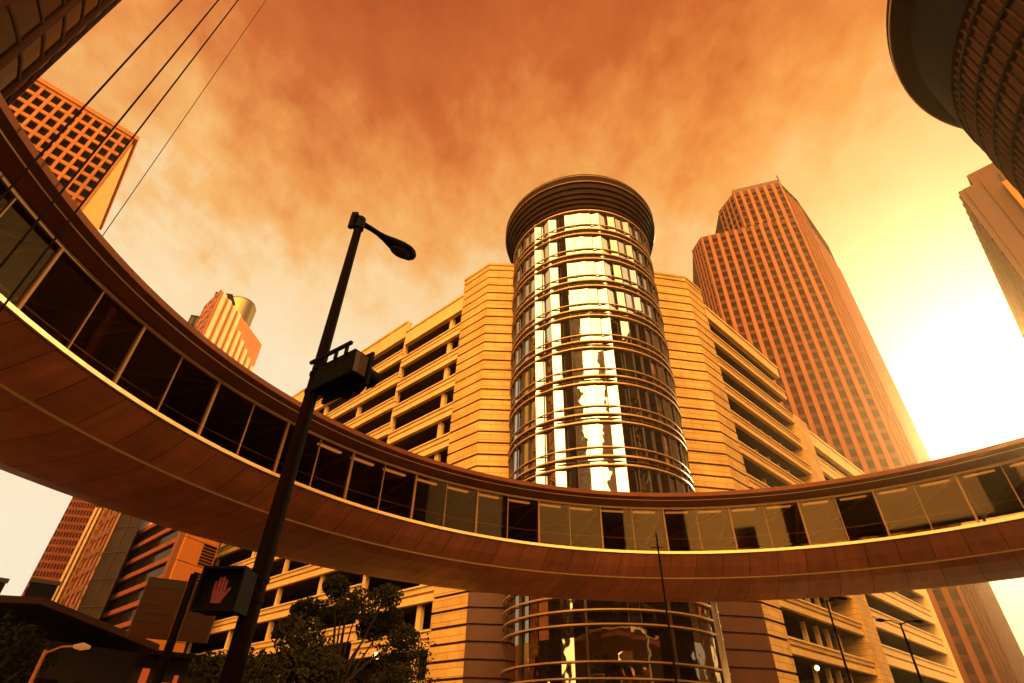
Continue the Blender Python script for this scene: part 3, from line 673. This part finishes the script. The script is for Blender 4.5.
# shop with lit panes
p0, p1 = azp(-31.0, 42), azp(-23.5, 44); dd = (p1-p0).normalized(); nn = adir(-27)
t = thing('corner_shop', 'low dark corner shop with glowing orange-red panes beneath the brown sign', 'shop', p0.lerp(p1, .5)+nn*4)
b = MB(); b.prism([tuple(q.xy) for q in (p0, p1, p1+nn*8, p0+nn*8)], 0, 6.0); b.build('wall', 'darkwall', t, False, True)
wl = Wall(p0, dd, -nn)
for i, (s0, s1, za, zb) in enumerate([(1.2, 1.62, 1.0, 5.1), (1.66, 1.9, 1.0, 4.2), (2.4, 3.0, 1.0, 4.5), (3.04, 3.3, 1.0, 4.9), (3.7, 3.85, 3.0, 4.4)]):
    b = MB(); wl.box(b, s0, s1, 0, .08, za, zb); b.build('lit_pane', 'shop', t)
b = MB(); wl.box(b, -.2, 6, 0, 1.2, 5.7, 5.95); b.build('canopy', 'black', t)

# ------------------------------------------------------------------ street lamp in the foreground
LB = azp(-22.92, 6.5)
t = thing('street_lamp', 'tall dark street lamp with a cobra head leaning into the pale sky in the foreground', 'street lamp', LB)
zv = lambda z: Vector((0, 0, z))
b = MB(); b.tube([LB+zv(q) for q in (.14, .5, 3, 6, 8.45)], [.105, .10, .092, .075, .062], 16); b.build('pole', 'pole', t, True)
b = MB(); b.tube([LB+zv(q) for q in (.14, .2, .45, .6)], [.2, .2, .17, .11], 16); b.build('base', 'pole', t, True)
for q, nm in ((5.2, 'signal_band'), (5.46, 'signal_band'), (2.75, 'signal_band'), (2.95, 'signal_band')):
    b = MB(); b.tube([LB+zv(q), LB+zv(q+.045)], .105 if q < 4 else .092, 16); b.build(nm, 'pole', t, True)
b = MB(); b.tube([LB+Vector((.07, -.07, q)) for q in (2.9, 3.6, 4.4, 5.25)], .012, 6); b.build('conduit', 'black', t, True)
top = LB+zv(8.45); hd = atd(413, 245, 6.9); hm = atd(385, 232, 6.55)
ad = Vector((hd.x-top.x, hd.y-top.y, 0)).normalized()
b = MB(); b.tube([top-ad*.12+zv(.0), top+ad*.0+zv(.02), top+ad*.2+zv(.03), top+ad*.42+zv(.02)], [.05, .05, .045, .045], 10); b.build('arm', 'pole', t, True)
b = MB(); b.tube([top+zv(-.14), top+zv(.1)], .085, 12); b.tube([top-ad*.13+zv(-.2), top-ad*.13+zv(.06)], .045, 8); b.box(top-ad*.1+zv(.1), (.1, .1, .08)); b.build('clamp', 'black', t)
# cobra head: flattened pear
b = MB(); secs = [(.36, .05, .045), (.48, .07, .055), (.62, .115, .075), (.78, .155, .09), (.92, .16, .09), (1.02, .125, .075), (1.08, .06, .04)]
sd_ = ad.cross(zv(1)); vs_, fs_ = [], []; n_ = 14
for (s, wd, ht) in secs:
    c = top+ad*s+zv(.02-.05*(s-.36))
    vs_ += [c+sd_*wd*math.cos(2*math.pi*k/n_)+zv(ht*(math.sin(2*math.pi*k/n_))*(1 if math.sin(2*math.pi*k/n_) > 0 else 1.15)) for k in range(n_)]
for i in range(len(secs)-1): fs_ += [(i*n_+k, i*n_+(k+1) % n_, (i+1)*n_+(k+1) % n_, (i+1)*n_+k) for k in range(n_)]
fs_ += [tuple(range(n_)), tuple(range((len(secs)-1)*n_, len(secs)*n_))[::-1]]
b.add(vs_, fs_); head = b.build('lamp_head', 'black', t, True, True)
b = MB(); c = top+ad*.8+zv(-.09); b.add([c+ad*.16*math.cos(q*.5236)+sd_*.1*math.sin(q*.5236)+zv(-.03) for q in range(12)]+[c+ad*.19*math.cos(q*.5236)+sd_*.13*math.sin(q*.5236) for q in range(12)], [tuple(range(12))]+[(k, (k+1) % 12, 12+(k+1) % 12, 12+k) for k in range(12)])
b.build('lens', 'lens', head, True, True)

# traffic signal on the lamp pole
u = Vector((.80, -.60, 0)).normalized(); dn = Vector((u.y, -u.x, 0)); dn = dn if dn.y > 0 else -dn    # u: along the head, dn: towards the far street
zc = 5.33; c = LB + u*.62 + zv(zc)
t = thing('traffic_signal', 'black horizontal traffic signal head seen from behind, clamped to the street lamp pole', 'traffic signal', LB+zv(zc))
wl = Wall(LB.xy, u, -dn)
b = MB(); wl.box(b, .12, .86, -.12, .10, zc-.17, zc+.17); b.build('housing', 'black', t)
b = MB(); wl.box(b, .07, .91, -.16, -.125, zc-.24, zc+.24); b.build('backplate', 'black', t)
for i in range(3):
    b = MB(); cc = wl.pt(.25+i*.24, -.16, zc); b.tube([cc, cc+dn*.2], .11, 16, False); b.tube([cc+dn*.2, cc], .103, 16, False); b.build('visor', 'black', t)
b = MB(); wl.box(b, .0, .80, .11, .15, zc+.25, zc+.29)
for i in range(4): wl.box(b, .1+i*.2, .14+i*.2, .11, .14, zc+.13, zc+.255)
b.build('bracket', 'black', t)
b = MB(); wl.box(b, .862, .88, -.10, .08, zc-.14, zc+.14); b.build('end_cap', 'steel', t)

# pedestrian signal with red hand
pc = atd(223, 590, 6.3); vdir = Vector((pc.x, pc.y, 0)).normalized()
t = thing('pedestrian_signal', 'black pedestrian signal box showing a red raised hand on the street lamp pole', 'pedestrian signal', pc)
fdv = (-vdir*.9+Vector((-.45, 0, 0))).normalized(); sdv2 = Vector((-fdv.y, fdv.x, 0)); sdv2 = sdv2 if sdv2.x > 0 else -sdv2
wl = Wall(pc.xy, sdv2, fdv)
b = MB(); wl.box(b, -.2, .2, -.2, 0, pc.z-.19, pc.z+.19); b.build('housing', 'black', t)
b = MB()
for (a0, a1, z0, z1) in ((-.215, .215, .175, .2), (-.215, .215, -.2, -.175), (-.215, -.195, -.175, .175), (.195, .215, -.175, .175)): wl.box(b, a0, a1, .0, .09, pc.z+z0, pc.z+z1)
b.build('hood', 'black', t)
h = MB()
def hq(pts): h.add([wl.pt(x*.85, .012, pc.z+z*.85) for x, z in pts] + [wl.pt(x*.85, .004, pc.z+z*.85) for x, z in pts], [tuple(range(len(pts))), tuple(range(len(pts), 2*len(pts)))[::-1]]+[(i, (i+1) % len(pts), len(pts)+(i+1) % len(pts), len(pts)+i) for i in range(len(pts))])
ox = -.03
hq([(ox-.065, -.14), (ox+.05, -.14), (ox+.075, -.02), (ox-.085, .0)])
for i, (x0, tp, wdt) in enumerate([(-.083, .095, .03), (-.044, .135, .032), (-.004, .14, .032), (.036, .11, .03)]): hq([(ox+x0, -.012), (ox+x0+wdt, -.012), (ox+x0+wdt-.002, tp-.01), (ox+x0+wdt/2, tp), (ox+x0+.002, tp-.01)])
hq([(ox+.06, -.10), (ox+.125, .015), (ox+.105, .03), (ox+.075, -.01)])
h.build('hand_symbol', 'hand', t, False, True)
b = MB(); b.bar(pc+sdv2*.1-fdv*.12, LB+zv(pc.z), .05, .06); b.build('bracket', 'pole', t)

# sign boards on their own pole
SD = 9.0; sp = atd(186, 600, SD); spb = Vector((sp.x, sp.y, 0))
t = thing('street_sign', 'brown two-panel street sign on a post left of the red hand signal', 'sign', spb)
b = MB(); b.tube([spb+zv(.14), spb+zv(sp.z+.32)], .055, 10); b.build('post', 'pole', t, True)
nf_ = -adir(-27); ds = Vector((-nf_.y, nf_.x, 0)); ds = ds if ds.x > 0 else -ds
wl = Wall(spb.xy, ds, nf_); z1, z0 = sp.z+.22, sp.z-.48
for (a0, a1) in ((-.50, -.06), (.06, .40)):
    b = MB(); wl.box(b, a0, a1, .0, .03, z0, z1); pb = b.build('panel', 'sign', t)
    b = MB(); wl.box(b, a0+.03, a1-.03, .03, .034, z1-.12, z1-.04); b.build('heading', 'signtext', pb)
    for i in range(4):
        b = MB(); e_ = random.uniform(.05, .15); x_ = a0+.05
        while x_ < a1-.06-e_:
            l_ = random.uniform(.03, .09); wl.box(b, x_, min(a1-.04, x_+l_), .03, .034, z1-.22-i*.1, z1-.185-i*.1); x_ += l_+.025
        b.build('lettering', 'signtext', pb)
    b = MB(); wl.box(b, a0-.015, a0, -.003, .036, z0, z1); b.build('frame_edge', 'steel', pb); b = MB(); wl.box(b, a1, a1+.015, -.003, .036, z0, z1); b.build('frame_edge', 'steel', pb)
b = MB(); wl.box(b, -.08, .08, -.06, .0, z0+.1, z0+.16); wl.box(b, -.08, .08, -.06, .0, z1-.16, z1-.1); b.build('clamp', 'pole', t)

# ------------------------------------------------------------------ tall slender poles at upper left
for i, (a, rr_, rad, lb) in enumerate([(-55.2, 17.4, .022, 'slender dark steel mast at upper left, leftmost of the row'), (-52.15, 17.4, .022, 'slender dark steel mast at upper left, second from the left'),
                                       (-50.3, 17.4, .02, 'slender dark steel mast at upper left, third, passing the gridded tower corner'), (-47.4, 27.2, .018, 'thinnest steel mast at upper left, rising from behind the footbridge roof')]):
    d = adir(a); bq = d.x*RC[0]+d.y*RC[1]; tt = bq+math.sqrt(bq*bq-(RC[0]**2+RC[1]**2-rr_*rr_)); p = d*tt
    t = thing('mast', lb, 'mast', p, 'slender masts at upper left')
    b = MB(); b.tube([p+zv(.0), p+zv(25), p+zv(58)], [rad*1.15, rad, rad*.9], 8); b.build('shaft', 'pole', t, True)
    b = MB(); b.tube([p+zv(0), p+zv(.25), p+zv(.5)], [.16, .14, .06], 10); b.build('base', 'pole', t, True)

# ------------------------------------------------------------------ lesser street furniture
def small_lamp(px, py, D, lb, arms=1, lit=False, side=1, col='black', twin=None):
    tp = atd(px, py, D); bs = Vector((tp.x, tp.y, 0)); t = thing('lamp_post', lb, 'lamp post', bs, 'lamp posts along the kerb')
    b = MB(); b.tube([bs+zv(.1), bs+zv(tp.z)], [.09, .05], 8); b.build('pole', col, t, True)
    for s in ((1, -1) if arms == 2 else (side,)):
        b = MB(); e = tp+Vector((s*.9, 0, .12)); b.tube([tp-zv(.1), tp+Vector((s*.45, 0, .1)), e], .03, 6); b.build('arm', col, t, True)
        b = MB(); b.tube([e-Vector((s*.1, 0, 0)), e+Vector((s*.15, 0, 0)), e+Vector((s*.4, 0, -.02))], [.05, .11, .05], 8); b.build('lamp_head', 'amber' if lit else col, t, True)
small_lamp(900, 623, 40, 'thin black lamp post with two short arms in front of the pale garage end', 2)
small_lamp(826, 600, 40, 'thin black lamp post standing before the dark lower decks of the right wing')
small_lamp(46, 650, 24, 'small rusty lamp post with a glowing head against the dark pavilion', lit=True, col='orange_stone')
tp = atd(817, 668, 42); bs = Vector((tp.x, tp.y, 0)); t = thing('globe_lamp', 'lit globe lamp on a short post in front of the lower right deck', 'lamp', bs)
b = MB(); b.tube([bs, tp-zv(.2)], .05, 6); b.build('stem', 'black', t)
b = MB(); b.tube([tp+zv(q) for q in (-.14, -.09, 0, .09, .14)], [.04, .11, .14, .11, .04], 10); b.build('globe', 'lampglow', t, True)
tp = atd(713, 602, 38.5); bs = Vector((tp.x, tp.y, 0)); t = thing('flagpole', 'white flagpole with a small cap standing right of the lobby drum', 'flagpole', bs)
b = MB(); b.tube([bs, tp], [.2, .17], 12); b.build('pole', 'pale', t, True)
b = MB(); b.tube([tp, tp+zv(.08), tp+zv(.2), tp+zv(.3)], [.24, .26, .2, .05], 12); b.build('cap', 'sill', t, True)
tp = atd(656, 533, 20); bs = Vector((tp.x, tp.y, 0)); t = thing('street_pole', 'very thin dark pole in front of the middle of the footbridge', 'pole', bs)
b = MB(); b.tube([bs, tp], [.045, .03], 8); b.build('shaft', 'pole', t, True)
b = MB(); b.tube([tp+Vector((-.22, 0, -.5)), tp+Vector((.22, 0, -.5))], .015, 6); b.build('crossbar', 'pole', t, True)

# ------------------------------------------------------------------ street trees
def tree(px, py, D, wid, lb, seed, n=2600):
    rg = random.Random(seed); tp = atd(px, py, D); bs = Vector((tp.x, tp.y, 0)); H = tp.z
    t = thing('street_tree', lb, 'tree', bs, 'street trees below the left wing')
    tr = MB(); tr.tube([bs, bs+Vector((.05, .03, H*.22)), bs+Vector((.12, .0, H*.45)), bs+Vector((.05, .1, H*.8))], [.17, .13, .10, .03], 8); cl_ = []
    for i in range(15):
        a = rg.uniform(0, 6.28); r = wid*(.25+.75*rg.random()**.6)*.5; zc_ = H*(.42+.5*rg.random())
        sh = 1 - abs((zc_/H-.62))*1.1; e = bs+Vector((math.cos(a)*r*sh, math.sin(a)*r*sh, zc_)); st = bs+zv(H*rg.uniform(.25, .5))
        tr.tube([st, st.lerp(e, .5)+zv(.15), e], [.07, .045, .012], 6); cl_.append((e, rg.uniform(.45, .95)))
    tr.build('trunk', 'bark', t, True)
    lf = MB()
    for i in range(n):
        c, rad = rg.choice(cl_)
        while True:
            p = Vector((rg.uniform(-1, 1), rg.uniform(-1, 1), rg.uniform(-1, 1)))
            if p.length <= 1: break
        p = c + Vector((p.x, p.y, p.z*.75))*rad*1.15; s = rg.uniform(.05, .10)
        a = Vector((rg.gauss(0, 1), rg.gauss(0, 1), rg.gauss(0, 1))).normalized(); q = a.orthogonal().normalized()
        lf.add([p-a*s, p+q*s*.55, p+a*s, p-q*s*.55], [(0, 1, 2, 3)])
    lf.build('crown', 'leaf', t)
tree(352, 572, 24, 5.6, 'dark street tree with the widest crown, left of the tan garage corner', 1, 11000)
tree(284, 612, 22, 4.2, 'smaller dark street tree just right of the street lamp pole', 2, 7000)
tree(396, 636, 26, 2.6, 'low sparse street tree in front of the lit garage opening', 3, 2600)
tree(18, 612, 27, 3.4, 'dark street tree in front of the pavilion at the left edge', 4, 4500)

# ------------------------------------------------------------------ warm evening haze
hz = MB(); hz.prism([(-420, -330), (420, -330), (420, 420), (-420, 420)], -1.0, 185.0); ho = hz.build('haze', 'black'); ho['kind'] = 'stuff'
hm_ = bpy.data.materials.new('evening_haze'); hm_.use_nodes = True; t_ = hm_.node_tree; t_.nodes.clear()
vo = t_.nodes.new('ShaderNodeVolumePrincipled'); oo = t_.nodes.new('ShaderNodeOutputMaterial'); t_.links.new(vo.outputs[0], oo.inputs['Volume'])
vo.inputs['Color'].default_value = (1, .74, .42, 1); vo.inputs['Density'].default_value = .00042; vo.inputs['Anisotropy'].default_value = .9
ho.data.materials.clear(); ho.data.materials.append(hm_)
